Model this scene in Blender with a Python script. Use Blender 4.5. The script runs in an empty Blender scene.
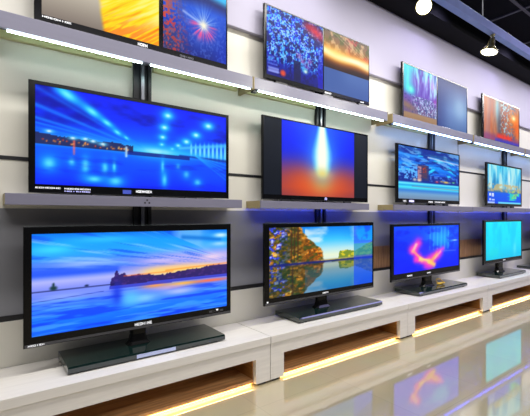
import bpy, bmesh, math, random
import numpy as np

random.seed(7)
rng = np.random.default_rng(11)
scene = bpy.context.scene
C = scene.collection

# ------------------------------------------------------------------ helpers
def s2l(c):
    c = np.clip(np.asarray(c, dtype=float), 0, 1)
    return np.where(c <= 0.04045, c / 12.92, ((c + 0.055) / 1.055) ** 2.4)

def rgb(r, g, b):
    v = s2l([r / 255, g / 255, b / 255])
    return (float(v[0]), float(v[1]), float(v[2]), 1.0)

def mat(name, col, rough=0.5, metal=0.0, spec=0.5, var=0.06, scale=6.0, stretch=(1, 1, 1), col2=None, coat=0.0, bump=0.0):
    m = bpy.data.materials.new(name)
    m.use_nodes = True
    nt = m.node_tree
    p = nt.nodes['Principled BSDF']
    tc = nt.nodes.new('ShaderNodeTexCoord')
    mp = nt.nodes.new('ShaderNodeMapping')
    mp.inputs['Scale'].default_value = stretch
    nz = nt.nodes.new('ShaderNodeTexNoise')
    nz.inputs['Scale'].default_value = scale
    nz.inputs['Detail'].default_value = 4
    rp = nt.nodes.new('ShaderNodeValToRGB')
    a = col
    b = col2 or tuple(min(1, c * (1 - var * 3)) for c in col[:3]) + (1,)
    rp.color_ramp.elements[0].position = 0.3
    rp.color_ramp.elements[1].position = 0.7
    rp.color_ramp.elements[0].color = b
    rp.color_ramp.elements[1].color = a
    nt.links.new(tc.outputs['Object'], mp.inputs['Vector'])
    nt.links.new(mp.outputs['Vector'], nz.inputs['Vector'])
    nt.links.new(nz.outputs['Fac'], rp.inputs['Fac'])
    nt.links.new(rp.outputs['Color'], p.inputs['Base Color'])
    p.inputs['Roughness'].default_value = rough
    p.inputs['Metallic'].default_value = metal
    p.inputs['Specular IOR Level'].default_value = spec
    p.inputs['Coat Weight'].default_value = coat
    if bump:
        bp = nt.nodes.new('ShaderNodeBump')
        bp.inputs['Strength'].default_value = bump
        bp.inputs['Distance'].default_value = 0.01
        nt.links.new(nz.outputs['Fac'], bp.inputs['Height'])
        nt.links.new(bp.outputs['Normal'], p.inputs['Normal'])
    return m

def glow(name, col, strength):
    m = bpy.data.materials.new(name)
    m.use_nodes = True
    p = m.node_tree.nodes['Principled BSDF']
    p.inputs['Base Color'].default_value = (0.8, 0.8, 0.8, 1)
    p.inputs['Emission Color'].default_value = col
    p.inputs['Emission Strength'].default_value = strength
    return m

def link(name, me, m, parent=None, loc=None):
    o = bpy.data.objects.new(name, me)
    C.objects.link(o)
    if m is not None:
        if isinstance(m, (list, tuple)):
            for k in m: me.materials.append(k)
        elif not me.materials:
            me.materials.append(m)
    if parent is not None:
        o.parent = parent
    if loc is not None:
        o.location = loc
    return o

def build(name, bm, m, parent=None, bevel=0.0, seg=2, smooth=False):
    me = bpy.data.meshes.new(name)
    bmesh.ops.recalc_face_normals(bm, faces=bm.faces)
    if bevel:
        bmesh.ops.bevel(bm, geom=list(bm.edges), offset=bevel, segments=seg, affect='EDGES', profile=0.7, clamp_overlap=True)
    for f in bm.faces:
        f.smooth = smooth
    bm.to_mesh(me)
    bm.free()
    return link(name, me, m, parent)

def box(bm, x0, x1, y0, y1, z0, z1, mi=0):
    v = [bm.verts.new(p) for p in ((x0,y0,z0),(x1,y0,z0),(x1,y1,z0),(x0,y1,z0),(x0,y0,z1),(x1,y0,z1),(x1,y1,z1),(x0,y1,z1))]
    for f in ((0,1,2,3),(4,7,6,5),(0,4,5,1),(1,5,6,2),(2,6,7,3),(3,7,4,0)):
        bm.faces.new([v[i] for i in f]).material_index = mi

def bx(name, x0, x1, y0, y1, z0, z1, m, parent=None, bevel=0.0):
    bm = bmesh.new()
    box(bm, x0, x1, y0, y1, z0, z1)
    return build(name, bm, m, parent, bevel)

def prism_x(bm, prof, x0, x1):
    a = [bm.verts.new((x0, y, z)) for y, z in prof]
    b = [bm.verts.new((x1, y, z)) for y, z in prof]
    n = len(prof)
    bm.faces.new(a); bm.faces.new(b[::-1])
    for i in range(n):
        bm.faces.new((a[i], b[i], b[(i+1) % n], a[(i+1) % n]))

def lathe(bm, prof, cx=0, cy=0, n=24):
    rings = []
    for r, z in prof:
        if r < 1e-6:
            rings.append([bm.verts.new((cx, cy, z))])
        else:
            rings.append([bm.verts.new((cx + r*math.cos(2*math.pi*i/n), cy + r*math.sin(2*math.pi*i/n), z)) for i in range(n)])
    for a, b in zip(rings, rings[1:]):
        if len(a) == 1 and len(b) == 1: continue
        for i in range(n):
            j = (i+1) % n
            if len(a) == 1: bm.faces.new((a[0], b[i], b[j]))
            elif len(b) == 1: bm.faces.new((a[i], a[j], b[0]))
            else: bm.faces.new((a[i], a[j], b[j], b[i]))

def cyl_x(bm, x0, x1, y, z, r, n=12):
    prof = [(y + r*math.cos(2*math.pi*i/n), z + r*math.sin(2*math.pi*i/n)) for i in range(n)]
    prism_x(bm, prof, x0, x1)

def thing(name, label, cat, loc=(0, 0, 0), group=None):
    o = bpy.data.objects.new(name, None)
    o.empty_display_size = 0.1
    C.objects.link(o)
    o.location = loc
    o['label'] = label
    o['category'] = cat
    if group: o['group'] = group
    return o

def tag(o, label, cat, group=None):
    o['label'] = label; o['category'] = cat
    if group: o['group'] = group
    return o

def struct(o):
    o['kind'] = 'structure'
    return o

# ------------------------------------------------------------------ materials
M_wall = mat('cream_wall_panel', rgb(222, 219, 208), rough=0.35, var=0.02, scale=2.0)
M_upper = mat('white_bulkhead', rgb(176, 172, 192), rough=0.55, var=0.02, scale=1.5)
M_groove = mat('dark_groove', rgb(26, 26, 30), rough=0.5)
M_black_ceiling = mat('dark_ceiling', rgb(12, 13, 20), rough=0.8, spec=0.05, var=0.1, scale=1.0)
M_soffit = mat('dark_soffit', rgb(9, 10, 15), rough=0.7, spec=0.1)
M_tbar = mat('ceiling_grid_bar', rgb(34, 38, 56), rough=0.5)
M_lacquer = mat('white_lacquer', rgb(226, 222, 216), rough=0.28, var=0.03, scale=9, stretch=(0.4, 6, 6))
M_shelf = mat('white_shelf_laminate', rgb(206, 204, 212), rough=0.35, var=0.02, scale=8, stretch=(0.5, 4, 4))
M_fascia = mat('grey_shelf_fascia', rgb(122, 121, 140), rough=0.35, var=0.02, scale=8, stretch=(0.5, 4, 4))
M_shelf_shade = mat('wall_shelf_shade', rgb(126, 127, 134), rough=0.4, var=0.02, scale=2.0)  # cream wall darkened to grey, shelf shade put into the colour
M_shelf_end = mat('tan_shelf_end', rgb(160, 145, 105), rough=0.5)
M_wood = mat('brown_wood_board', rgb(214, 164, 112), col2=rgb(158, 112, 72), rough=0.35, scale=5, stretch=(0.5, 9, 9))
M_wood_side = mat('honey_wood_lining', rgb(196, 138, 72), col2=rgb(150, 96, 44), rough=0.4, scale=5, stretch=(9, 0.7, 9))
M_wood_wall = mat('brown_wood_wall_band', rgb(160, 122, 90), col2=rgb(118, 86, 62), rough=0.4, scale=6, stretch=(9, 9, 0.6))
M_black = mat('gloss_black_plastic', rgb(10, 10, 12), rough=0.2, var=0.05, spec=0.3)
M_black_side = mat('matte_black_plastic', rgb(18, 18, 22), rough=0.45)
M_base = mat('black_glass_base', rgb(14, 34, 32), rough=0.07, spec=0.9, coat=0.5)
M_grey = mat('grey_plastic_trim', rgb(70, 70, 74), rough=0.35)
M_panel = mat('dark_idle_panel', rgb(16, 22, 34), rough=0.5, spec=0.1)
M_mark = glow('white_mark', rgb(225, 228, 235), 0.75)
M_mark_blue = glow('blue_mark', rgb(90, 90, 255), 0.9)
M_sticker = mat('pale_blue_sticker', rgb(196, 206, 246), rough=0.3)
M_chrome = mat('brushed_channel', rgb(130, 132, 140), rough=0.3, metal=0.8)
M_channel = mat('black_channel', rgb(30, 30, 36), rough=0.35, metal=0.3)
M_track = mat('blue_white_track', rgb(120, 138, 205), rough=0.4)
M_lampgold = mat('brass_lamp_housing', rgb(150, 140, 100), rough=0.25, metal=0.8)
M_yellow = mat('yellow_cable', rgb(230, 190, 60), rough=0.4)
M_led = glow('cool_light_tube', rgb(225, 255, 246), 17.0)
M_led_blue = glow('blue_white_light_tube', rgb(150, 188, 255), 26.0)
M_added_blue = glow('added_blue_glow', rgb(40, 70, 255), 34.0)  # added blue source for the wall below the shelves
M_led_warm = glow('warm_light_strip', rgb(255, 205, 105), 8.0)
M_bulb = glow('warm_white_bulb', rgb(255, 250, 205), 14.0)
M_backrail = mat('olive_back_rail', rgb(190, 190, 140), rough=0.5)

def floor_material():
    m = bpy.data.materials.new('polished_cream_tile')
    m.use_nodes = True
    nt = m.node_tree
    p = nt.nodes['Principled BSDF']
    tc = nt.nodes.new('ShaderNodeTexCoord')
    br = nt.nodes.new('ShaderNodeTexBrick')
    br.offset = 0.0
    br.inputs['Scale'].default_value = 1.0
    br.inputs['Brick Width'].default_value = 0.8
    br.inputs['Row Height'].default_value = 0.8
    br.inputs['Mortar Size'].default_value = 0.0035
    br.inputs['Color1'].default_value = rgb(186, 175, 143)
    br.inputs['Color2'].default_value = rgb(183, 172, 140)
    br.inputs['Mortar'].default_value = rgb(174, 163, 132)
    nz = nt.nodes.new('ShaderNodeTexNoise')
    nz.inputs['Scale'].default_value = 3.0
    nz.inputs['Detail'].default_value = 5
    mx = nt.nodes.new('ShaderNodeMix'); mx.data_type = 'RGBA'; mx.blend_type = 'MULTIPLY'
    mx.inputs[0].default_value = 0.18
    nt.links.new(tc.outputs['Object'], br.inputs['Vector'])
    nt.links.new(tc.outputs['Object'], nz.inputs['Vector'])
    nt.links.new(br.outputs['Color'], mx.inputs[6])
    nt.links.new(nz.outputs['Color'], mx.inputs[7])
    nt.links.new(mx.outputs[2], p.inputs['Base Color'])
    p.inputs['Roughness'].default_value = 0.05
    p.inputs['IOR'].default_value = 2.9
    p.inputs['Coat Weight'].default_value = 0.6
    p.inputs['Coat Roughness'].default_value = 0.03
    return m
M_floor = floor_material()

# ------------------------------------------------------------------ setting
struct(bx('floor', -3, 14, -7, 0.1, -0.1, 0.0, M_floor))
struct(bx('wall_back', -3, 14, 0.0, 0.1, 0.0, 4.2, M_wall))
struct(bx('wall_right', 14, 14.1, -7, 0.1, 0.0, 4.2, M_wall))
struct(bx('ceiling', -3, 14, -7, 0.1, 4.15, 4.25, M_black_ceiling))
tn = [0]
def trim(x0, x1, y0, y1, z0, z1, m, bevel=0):
    tn[0] += 1
    return struct(bx('trim_%d' % tn[0], x0, x1, y0, y1, z0, z1, m, None, bevel))
trim(-3, 14, -0.335, 0.0, 3.93, 4.15, M_soffit)                       # dark soffit along the wall
trim(-3, 14, -0.05, 0.0, 3.06, 3.93, M_upper, 0.008)                  # white bulkhead over the panels
trim(-3, 5.75, -0.004, 0.0, 1.715, 1.74, M_groove)                    # panel joints
trim(5.75, 14, -0.004, 0.0, 2.035, 2.06, M_groove)
trim(-3, 14, -0.006, 0.0, 0.668, 0.705, M_groove)
trim(-3, 14, -0.003, 0.0, 0.705, 1.40, M_shelf_shade)  # strip painting the shade below the middle shelves onto the wall
trim(3.70, 4.55, -0.012, 0.0, 0.705, 0.975, M_wood_wall)              # wooden wall bands between the screens
trim(5.50, 6.75, -0.012, 0.0, 0.705, 0.975, M_wood_wall)
trim(-3, 14, -0.012, 0.0, 0.375, 0.668, M_wall)                       # plinth panel
for x in (2.0, 3.95, 6.0, 8.15):
    trim(x - 0.004, x + 0.004, -0.003, 0.0, 0.72, 3.06, M_groove) if x == 6.0 else None
for d in (2.07, 0.87, -0.33):
    trim(-3, 14, d - 3 - 0.02, d - 3 + 0.02, 4.13, 4.15, M_tbar)
for x in (2.3, 3.5, 4.7, 5.9, 7.1, 8.3, 9.5):
    trim(x - 0.02, x + 0.02, -7, -0.335, 4.132, 4.15, M_tbar)

# ------------------------------------------------------------------ display benches
def bench(x0, x1, label):
    t = thing('display_bench', label, 'bench', (0.5*(x0+x1), -0.26, 0), 'white benches along the wall')
    ox, oy = t.location.x, t.location.y
    a, b = x0 - ox, x1 - ox
    Y = lambda y: y - oy
    bx('top_slab', a, b, Y(-0.530), Y(-0.014), 0.315, 0.375, M_lacquer, t, 0.004)
    bm = bmesh.new()
    prof = [(a, 0.0), (a, 0.315), (b, 0.315), (b, 0.0), (b-0.14, 0.0), (b-0.14, 0.215), (a+0.14, 0.215), (a+0.14, 0.0)]
    fr = [bm.verts.new((x, Y(-0.522), z + (0.02 if z == 0 else 0))) for x, z in prof]
    bk = [bm.verts.new((x, Y(-0.480), z + (0.02 if z == 0 else 0))) for x, z in prof]
    for q in (fr, bk):
        bm.faces.new((q[0], q[1], q[6], q[7])); bm.faces.new((q[1], q[2], q[5], q[6])); bm.faces.new((q[2], q[3], q[4], q[5]))
    for i in range(8):
        j = (i+1) % 8
        bm.faces.new((fr[i], fr[j], bk[j], bk[i]))
    build('front_frame', bm, M_lacquer, t)
    bx('side_panel', a, a+0.145, Y(-0.479), Y(-0.03), 0.02, 0.314, M_wood_side, t)
    bx('side_panel', b-0.145, b, Y(-0.479), Y(-0.03), 0.02, 0.314, M_wood_side, t)
    bx('bottom_board', a+0.146, b-0.146, Y(-0.49), Y(-0.03), 0.022, 0.050, M_wood, t)
    bx('back_panel', a+0.146, b-0.146, Y(-0.045), Y(-0.03), 0.051, 0.314, M_wood, t)
    for fx in (a+0.03, b-0.11):
        for fy in (-0.505, -0.11):
            bx('foot', fx, fx+0.08, Y(fy), Y(fy+0.06), 0.0, 0.02, M_black_side, t)
    o = bx('light_strip', a+0.146, b-0.146, Y(-0.462), Y(-0.442), 0.004, 0.020, M_led_warm, t)
    o['label'] = 'glowing warm yellow light strip under the bench'
    return t
bench(-0.03, 1.910, 'white low bench nearest the camera, under the sunset lake television')
bench(1.916, 3.838, 'white low bench under the television showing autumn trees by a pond')
bench(3.844, 5.794, 'white low bench under the television showing a pink flame on blue')
bench(5.800, 7.750, 'white low bench under the plain cyan television')
bench(7.756, 9.700, 'white low bench at the far end, cut off by the edge of the photo')

# ------------------------------------------------------------------ shelves
def top_shelf(x0, x1, label, tubes, rails):
    t = thing('display_shelf', label, 'shelf', (0.5*(x0+x1), -0.12, 2.465), 'upper lit shelves')
    ox, oy, oz = t.location
    a, b = x0-ox, x1-ox
    f, k = -0.235-oy, -0.052+0.05-oy
    bx('board', a+0.006, b-0.006, f+0.018, k, 2.53-oz, 2.57-oz, M_fascia, t)
    bx('fascia', a+0.006, b-0.006, f, f+0.017, 2.468-oz, 2.57-oz, M_fascia, t, 0.003)
    for e0, e1 in ((a, a+0.006), (b-0.006, b)):
        bx('end_plate', e0, e1, f-0.002, k, 2.46-oz, 2.572-oz, M_shelf_end, t)
    for p, q in tubes:
        bm = bmesh.new(); cyl_x(bm, p-ox, q-ox, f+0.012, 2.460-oz, 0.006)
        o = build('light_tube', bm, M_led if x0 < 3.9 else M_led_blue, t); o['label'] = 'white glowing light tube'
    bm = bmesh.new()
    for p, q in tubes:
        box(bm, p-ox-0.02, q-ox+0.02, f+0.019, f+0.06, 2.500-oz, 2.529-oz)
    build('tube_holder', bm, M_fascia, t)
    bx('end_connector', a+0.008, a+0.05, f+0.022, f+0.06, 2.445-oz, 2.499-oz, M_black_side, t)
    for p, q in rails:
        bx('back_rail', p-ox, q-ox, k-0.05, k-0.015, 2.485-oz, 2.529-oz, M_backrail, t)
    return t
top_shelf(0.06, 1.945, 'long grey upper shelf under the firework television', [(0.15, 0.965), (1.03, 1.915)], [(0.1, 0.95), (1.12, 1.9)])
top_shelf(1.952, 3.880, 'upper shelf under the television split between a blue tree and golden light', [(2.01, 3.80)], [(2.0, 2.88)])
top_shelf(3.970, 5.985, 'upper shelf under the television split between a violet forest and blank blue grey', [(4.02, 5.93)], [(4.02, 5.05)])
top_shelf(6.010, 7.950, 'upper shelf under the orange sunset television', [(6.07, 7.90)], [(6.06, 7.4)])
top_shelf(7.970, 9.900, 'upper shelf at the far end, cut off by the edge of the photo', [(8.03, 9.85)], [(8.03, 9.8)])

def mid_shelf(x0, x1, label, mark=None, blue=True):
    t = thing('display_shelf', label, 'shelf', (0.5*(x0+x1), -0.12, 1.418), 'middle shelves')
    ox, oy, oz = t.location
    a, b = x0-ox, x1-ox
    bx('board', a+0.006, b-0.006, -0.219-oy, -0.002-oy, 1.428-oz, 1.488-oz, M_shelf, t)
    bx('fascia', a, b, -0.237-oy, -0.219-oy, 1.418-oz, 1.488-oz, M_fascia, t, 0.003)
    for e0, e1 in ((a, a+0.006), (b-0.006, b)):
        bx('end_plate', e0, e1, -0.219-oy, -0.002-oy, 1.420-oz, 1.488-oz, M_shelf_end, t)
    if blue:
        bx('light_strip', a+.05, b-.05, -.2185-oy, -.2155-oy, 1.4195-oz, 1.4275-oz, M_added_blue, t)  # added strip, tucked behind the fascia to throw blue on the wall
    if mark:
        bm = bmesh.new()
        for dx, dz in ((-0.016, 0.446), (0.016, 0.446), (0.0, 0.466)):
            box(bm, mark-ox+dx-0.006, mark-ox+dx+0.006, -0.2385-oy, -0.2368-oy, dz+1.0-oz-0.006, dz+1.0-oz+0.005)
        o = build('triangle_mark', bm, M_groove, t); o['label'] = 'tiny dark triangle of three dots'
    return t
mid_shelf(0.14, 1.827, 'lavender white shelf holding the blue bridge lights television', 1.0, False)
mid_shelf(2.029, 3.533, 'lavender white shelf holding the television with a white flame on orange')
mid_shelf(4.000, 5.966, 'lavender white shelf holding the television of a house before blue clouds')
mid_shelf(5.975, 7.955, 'lavender white shelf holding the television with pale curtains of light')
mid_shelf(7.965, 9.800, 'lavender white middle shelf at the far end, cut off by the edge of the photo')

# ------------------------------------------------------------------ wall channels
for cx, lab in ((1.036, 'dark vertical wall channel behind the blue bridge lights television'),
                (2.975, 'dark vertical wall channel behind the television with a white flame'),
                (5.19, 'dark vertical wall channel behind the television of a house before clouds'),
                (7.62, 'dark vertical wall channel behind the curtains of light television')):
    w = 0.068
    t = thing('wall_channel', lab, 'wall channel', (cx, 0, 0.71), 'vertical channels')
    bx('back_plate', -w, w, -0.018, -0.013, 0.0, 2.3, M_channel, t)
    for xx in (-w, -0.012, w-0.024):
        bx('flange', xx, xx+0.024, -0.045, -0.0185, 0.0, 2.3, M_chrome if xx == -0.012 else M_channel, t)

# ------------------------------------------------------------------ screen pictures
def vnoise(U, V, fx, fy, seed):
    r = np.random.default_rng(seed)
    L = r.random((int(fy) + 3, int(fx) + 3))
    x = np.clip(U, 0, 1) * fx; y = np.clip(V, 0, 1) * fy
    i = x.astype(int); j = y.astype(int)
    fx_ = x - i; fy_ = y - j
    fx_ = fx_*fx_*(3-2*fx_); fy_ = fy_*fy_*(3-2*fy_)
    return (L[j, i]*(1-fx_)+L[j, i+1]*fx_)*(1-fy_) + (L[j+1, i]*(1-fx_)+L[j+1, i+1]*fx_)*fy_

def fbm(U, V, fx, fy, seed, octv=4):
    s = 0; a = 0.5; t = 0
    for k in range(octv):
        s = s + a * vnoise(U, V, fx * 2**k, fy * 2**k, seed + k); t += a; a *= 0.5
    return s / t

def sm(a, b, x):
    t = np.clip((x - a) / (b - a), 0, 1)
    return t*t*(3-2*t)

class Pic:
    def __init__(s, nx, ny, asp=2.0):
        s.U, s.V = np.meshgrid(np.linspace(0, 1, nx), np.linspace(0, 1, ny))
        s.P = np.zeros((ny, nx, 3)); s.asp = asp
    def fill(s, c): s.P[:] = np.array(c) / 255
    def vgrad(s, stops, coord=None):
        x = s.V if coord is None else coord
        for k in range(3):
            s.P[..., k] = np.interp(x, [q[0] for q in stops], [q[1][k] / 255 for q in stops])
    def mix(s, c, m):
        m = np.clip(m, 0, 1)[..., None]
        c = np.array(c) / 255 if np.ndim(c) == 1 else c
        s.P = s.P * (1 - m) + c * m
    def add(s, c, m): s.P = s.P + np.array(c) / 255 * m[..., None]
    def blob(s, x, y, rx, ry, c, a=1.0, ang=0, p=1.0):
        dx = (s.U - x) * s.asp; dy = s.V - y
        ca, sa = math.cos(ang), math.sin(ang)
        X = (dx*ca + dy*sa) / (rx*s.asp); Y = (-dx*sa + dy*ca) / ry
        s.mix(c, a * np.exp(-((X*X + Y*Y) ** p)))
    def stroke(s, x0, y0, x1, y1, w, c, a=1.0, w1=None):
        ax, ay, bx_, by = x0*s.asp, y0, x1*s.asp, y1
        px, py = s.U*s.asp, s.V
        L2 = (bx_-ax)**2 + (by-ay)**2
        t = np.clip(((px-ax)*(bx_-ax) + (py-ay)*(by-ay)) / L2, 0, 1)
        d = np.hypot(px - ax - t*(bx_-ax), py - ay - t*(by-ay))
        ww = w if w1 is None else w + (w1 - w) * t
        s.mix(c, a * np.exp(-(d/ww)**2))
    def rect(s, x0, y0, x1, y1, c, a=1.0):
        s.mix(c, a * ((s.U >= x0) & (s.U <= x1) & (s.V >= y0) & (s.V <= y1)))

def pic_bridge():
    p = Pic(220, 110); U, V = p.U, p.V
    p.vgrad([(0, (5, 50, 245)), (0.2, (8, 80, 255)), (0.38, (15, 95, 250)), (0.45, (60, 170, 255)), (0.55, (20, 100, 255)), (0.75, (8, 55, 235)), (1, (6, 40, 225))])
    p.mix((4, 10, 120), 0.7 * sm(0.5, 0.8, fbm(U, V, 5, 6, 3)) * sm(0.5, 0.7, V))
    for (x, y, w, a) in ((0.0, 0.98, 0.03, .5), (0.0, 0.80, 0.03, .85), (0.0, 0.67, 0.02, .9), (0.0, 0.62, 0.012, .9), (0.0, 0.57, 0.014, .5)):
        p.stroke(x, y, 0.50, 0.45, w*.8, (45, 140, 255), a*.8, 0.006)
    p.stroke(0.1, 1.0, 0.5, 0.46, 0.06, (25, 120, 255), 0.9, 0.008)
    for (x, y, r) in ((0.13, 0.95, .045), (0.24, 0.81, .036), (0.31, 0.71, .026), (0.36, 0.62, .02), (0.405, 0.57, .013)):
        p.blob(x, y, r*1.4, r*1.2, (40, 190, 255), .95, -0.6); p.blob(x, y, r*.8, r*.7, (130, 240, 255), 0.95, -.6)
    p.stroke(0.63, 0.95, 0.585, 0.45, 0.05, (30, 130, 255), 0.8, 0.03)
    for (x, y, r) in ((0.63, 0.90, .032), (0.61, 0.75, .028), (0.60, 0.63, .022), (0.595, 0.54, .016), (0.88, 0.85, .036), (0.80, 0.71, .03), (0.74, 0.61, .028), (0.69, 0.55, .02), (0.655, 0.5, .015)):
        p.blob(x, y, r*1.6, r*2.2, (20, 140, 255), .85); p.blob(x, y, r*.85, r*1.2, (90, 230, 255), .95); p.blob(x, y, r*.4, r*.6, (220, 255, 255), .9)
    p.blob(0.58, 0.44, 0.17, 0.09, (50, 190, 255), 0.85); p.blob(0.57, 0.45, 0.09, 0.035, (180, 245, 255), 0.9)
    # shore skyline
    h = 0.5 - 0.08*U + 0.04*fbm(U, U*0, 40, 1, 5)
    p.mix((34, 32, 70), 0.88*((V < h) & (V > 0.405) & (U < 0.44)))
    p.mix((16, 30, 110), 0.8*((V < 0.43) & (V > 0.385) & (U > 0.40) & (U < 0.76)))
    r = np.random.default_rng(4)
    for i in range(40):
        x = r.random()*0.42; p.blob(x, 0.425 + 0.05*r.random()*(1-x), .0035, .008, [(255, 150, 60), (255, 210, 120), (230, 90, 40)][i % 3], .85)
    for x, y in ((0.055, .545), (0.155, .50), (.21, .505), (.29, .47), (.245, .49)):
        p.blob(x, y, .022, .02, (120, 220, 255), .9); p.blob(x, y, .008, .010, (255, 255, 255), .9)
    p.stroke(0.16, 0.47, 0.16, 0.33, 0.010, (255, 120, 90), .75)
    p.stroke(0.405, 0.46, 0.405, 0.36, 0.012, (200, 235, 255), .9)
    # arcade on the right
    for k in range(9):
        x = 0.77 + k*0.028
        p.blob(x, 0.52, 0.007, 0.075+0.006*k, (150, 235, 255), .9, 0, 2)
    p.stroke(0.70, 0.52, 1.0, 0.62, 0.018, (100, 200, 255), .8, .03)
    p.stroke(0.70, 0.43, 1.0, 0.41, 0.010, (10, 40, 130), .8, .02)
    for k in range(5): p.stroke(0.80, 0.44, 1.0, 0.36-0.05*k, 0.008, (60, 180, 255), .5)
    for (x, y, rx, ry) in ((0.055, .22, .04, .09), (.21, .22, .025, .12), (.30, .21, .02, .09), (.345, .23, .012, .09), (.35, .07, .05, .07), (.61, .12, .02, .11), (.74, .20, .025, .06), (.81, .11, .03, .06), (.69, .29, .016, .04), (.60, .28, .012, .10), (.25, .08, .05, .05), (.15, .25, .02, .06)):
        p.blob(x, y, rx*1.3, ry*1.2, (30, 150, 255), .75); p.blob(x, y, rx*.6, ry*.6, (120, 235, 255), .85)
    p.blob(0.9, 0.2, .2, .1, (25, 80, 235), .5)
    p.mix((8, 25, 150), .35*sm(.5, .75, fbm(U, V, 6, 14, 8))*sm(.4, .3, V))
    return p

def pic_lake():
    p = Pic(240, 120); U, V = p.U, p.V
    p.vgrad([(0, (30, 100, 250)), (.12, (40, 125, 255)), (.26, (70, 130, 245)), (.38, (130, 150, 245)), (.46, (150, 160, 245)), (.52, (185, 190, 250)), (.57, (140, 160, 245)), (.63, (70, 110, 235)), (.70, (90, 140, 235)), (.78, (60, 165, 250)), (.9, (40, 160, 245)), (1, (30, 125, 225))])
    w = sm(0.25, 0.75, U)
    p.mix((255, 215, 205), .8*w*sm(.46, .52, V)*sm(.68, .54, V))
    p.mix((235, 205, 245), .6*w*sm(.56, .64, V)*sm(.84, .68, V))
    fan = (V - .5) / (1.15 - U)                      # streaks fanning out from the sun
    n = fbm(np.clip(U, 0, 1), np.clip(fan*1.1, 0, 1), 5, 26, 21)
    p.mix((25, 85, 220), .6*sm(.52, .70, n)*sm(.56, .66, V))
    n2 = fbm(U, np.clip(fan*1.1, 0, 1), 4, 22, 33)
    p.mix((160, 210, 255), .6*sm(.52, .74, n2)*sm(.58, .7, V))
    p.blob(.08, .84, .09, .045, (90, 225, 255), .75); p.blob(.3, .93, .15, .035, (80, 205, 255), .7); p.blob(.2, .68, .12, .03, (190, 215, 250), .6)
    p.stroke(0, .595, .36, .595, .035, (30, 80, 225), .65); p.stroke(.72, .92, .95, .88, .03, (10, 100, 190), .7)
    p.blob(.96, .93, .05, .03, (220, 250, 255), .95); p.blob(.95, .82, .06, .03, (190, 230, 255), .8)
    p.blob(.9, .66, .09, .04, (255, 225, 240), .8); p.blob(.6, .66, .12, .03, (235, 215, 250), .6)
    for x in (.55, .6, .66, .72, .78, .86): p.blob(x, .53, .06, .045, (255, 225, 120), .6)
    p.blob(.68, .55, .16, .05, (255, 200, 130), .5)
    # water
    wmask = sm(.46, .42, V)
    p.mix((130, 150, 245), .5*wmask*sm(.25, .45, V))
    n3 = fbm(U, V, 4, 30, 44)
    p.mix((20, 55, 215), .6*sm(.52, .66, n3)*sm(.42, .3, V)); p.mix((110, 185, 255), .5*sm(.52, .66, fbm(U, V, 4, 26, 45))*sm(.40, .3, V))
    for (x, y, rx, ry, c, a) in ((.56, .37, .07, .025, (255, 165, 70), .8), (.72, .36, .10, .022, (255, 200, 70), .9), (.9, .36, .12, .02, (255, 115, 60), .85), (.65, .33, .1, .03, (255, 195, 200), .6), (.5, .24, .08, .05, (160, 220, 255), .8), (.7, .27, .10, .04, (220, 222, 255), .7), (.43, .26, .05, .09, (110, 205, 255), .75), (.12, .36, .12, .03, (170, 190, 255), .6)):
        p.blob(x, y, rx, ry, c, a)
    # treeline and reflection
    tl = np.interp(U, [0, .33, .335, .35, .358, .366, .375, .40, .42, .5, .58, .64, .72, .80, .9, 1], [0, 0, .49, .505, .57, .575, .53, .545, .515, .52, .49, .50, .52, .53, .55, .555])
    tl = tl + 0.03*(fbm(U, U*0, 70, 1, 9) - .5)
    bot = np.interp(U, [0, .33, .5, 1], [.43, .415, .42, .425])
    land = (V < tl) & (V > bot)
    p.mix((44, 30, 92), .94*land); p.mix((90, 60, 130), .5*land*sm(.52, .66, fbm(U, V, 50, 40, 46)))
    p.mix((34, 34, 165), .6*((V < bot) & (V > bot-.035) & (U > .33)))
    p.blob(.365, .32, .025, .12, (26, 54, 205), .75)
    p.stroke(.40, .515, .66, .52, .007, (255, 120, 40), .55); p.stroke(.62, .535, 1.0, .565, .008, (255, 140, 50), .7)
    p.stroke(0, .43, .35, .435, .006, (14, 18, 60), .85); p.stroke(0, .33, .3, .37, .004, (20, 40, 150), .6)
    p.blob(.085, .455, .016, .024, (20, 50, 50), .95, 0, 2); p.blob(.085, .49, .006, .02, (20, 50, 50), .9, 0, 2); p.blob(.225, .45, .010, .012, (24, 40, 70), .9, 0, 2)
    return p

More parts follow.
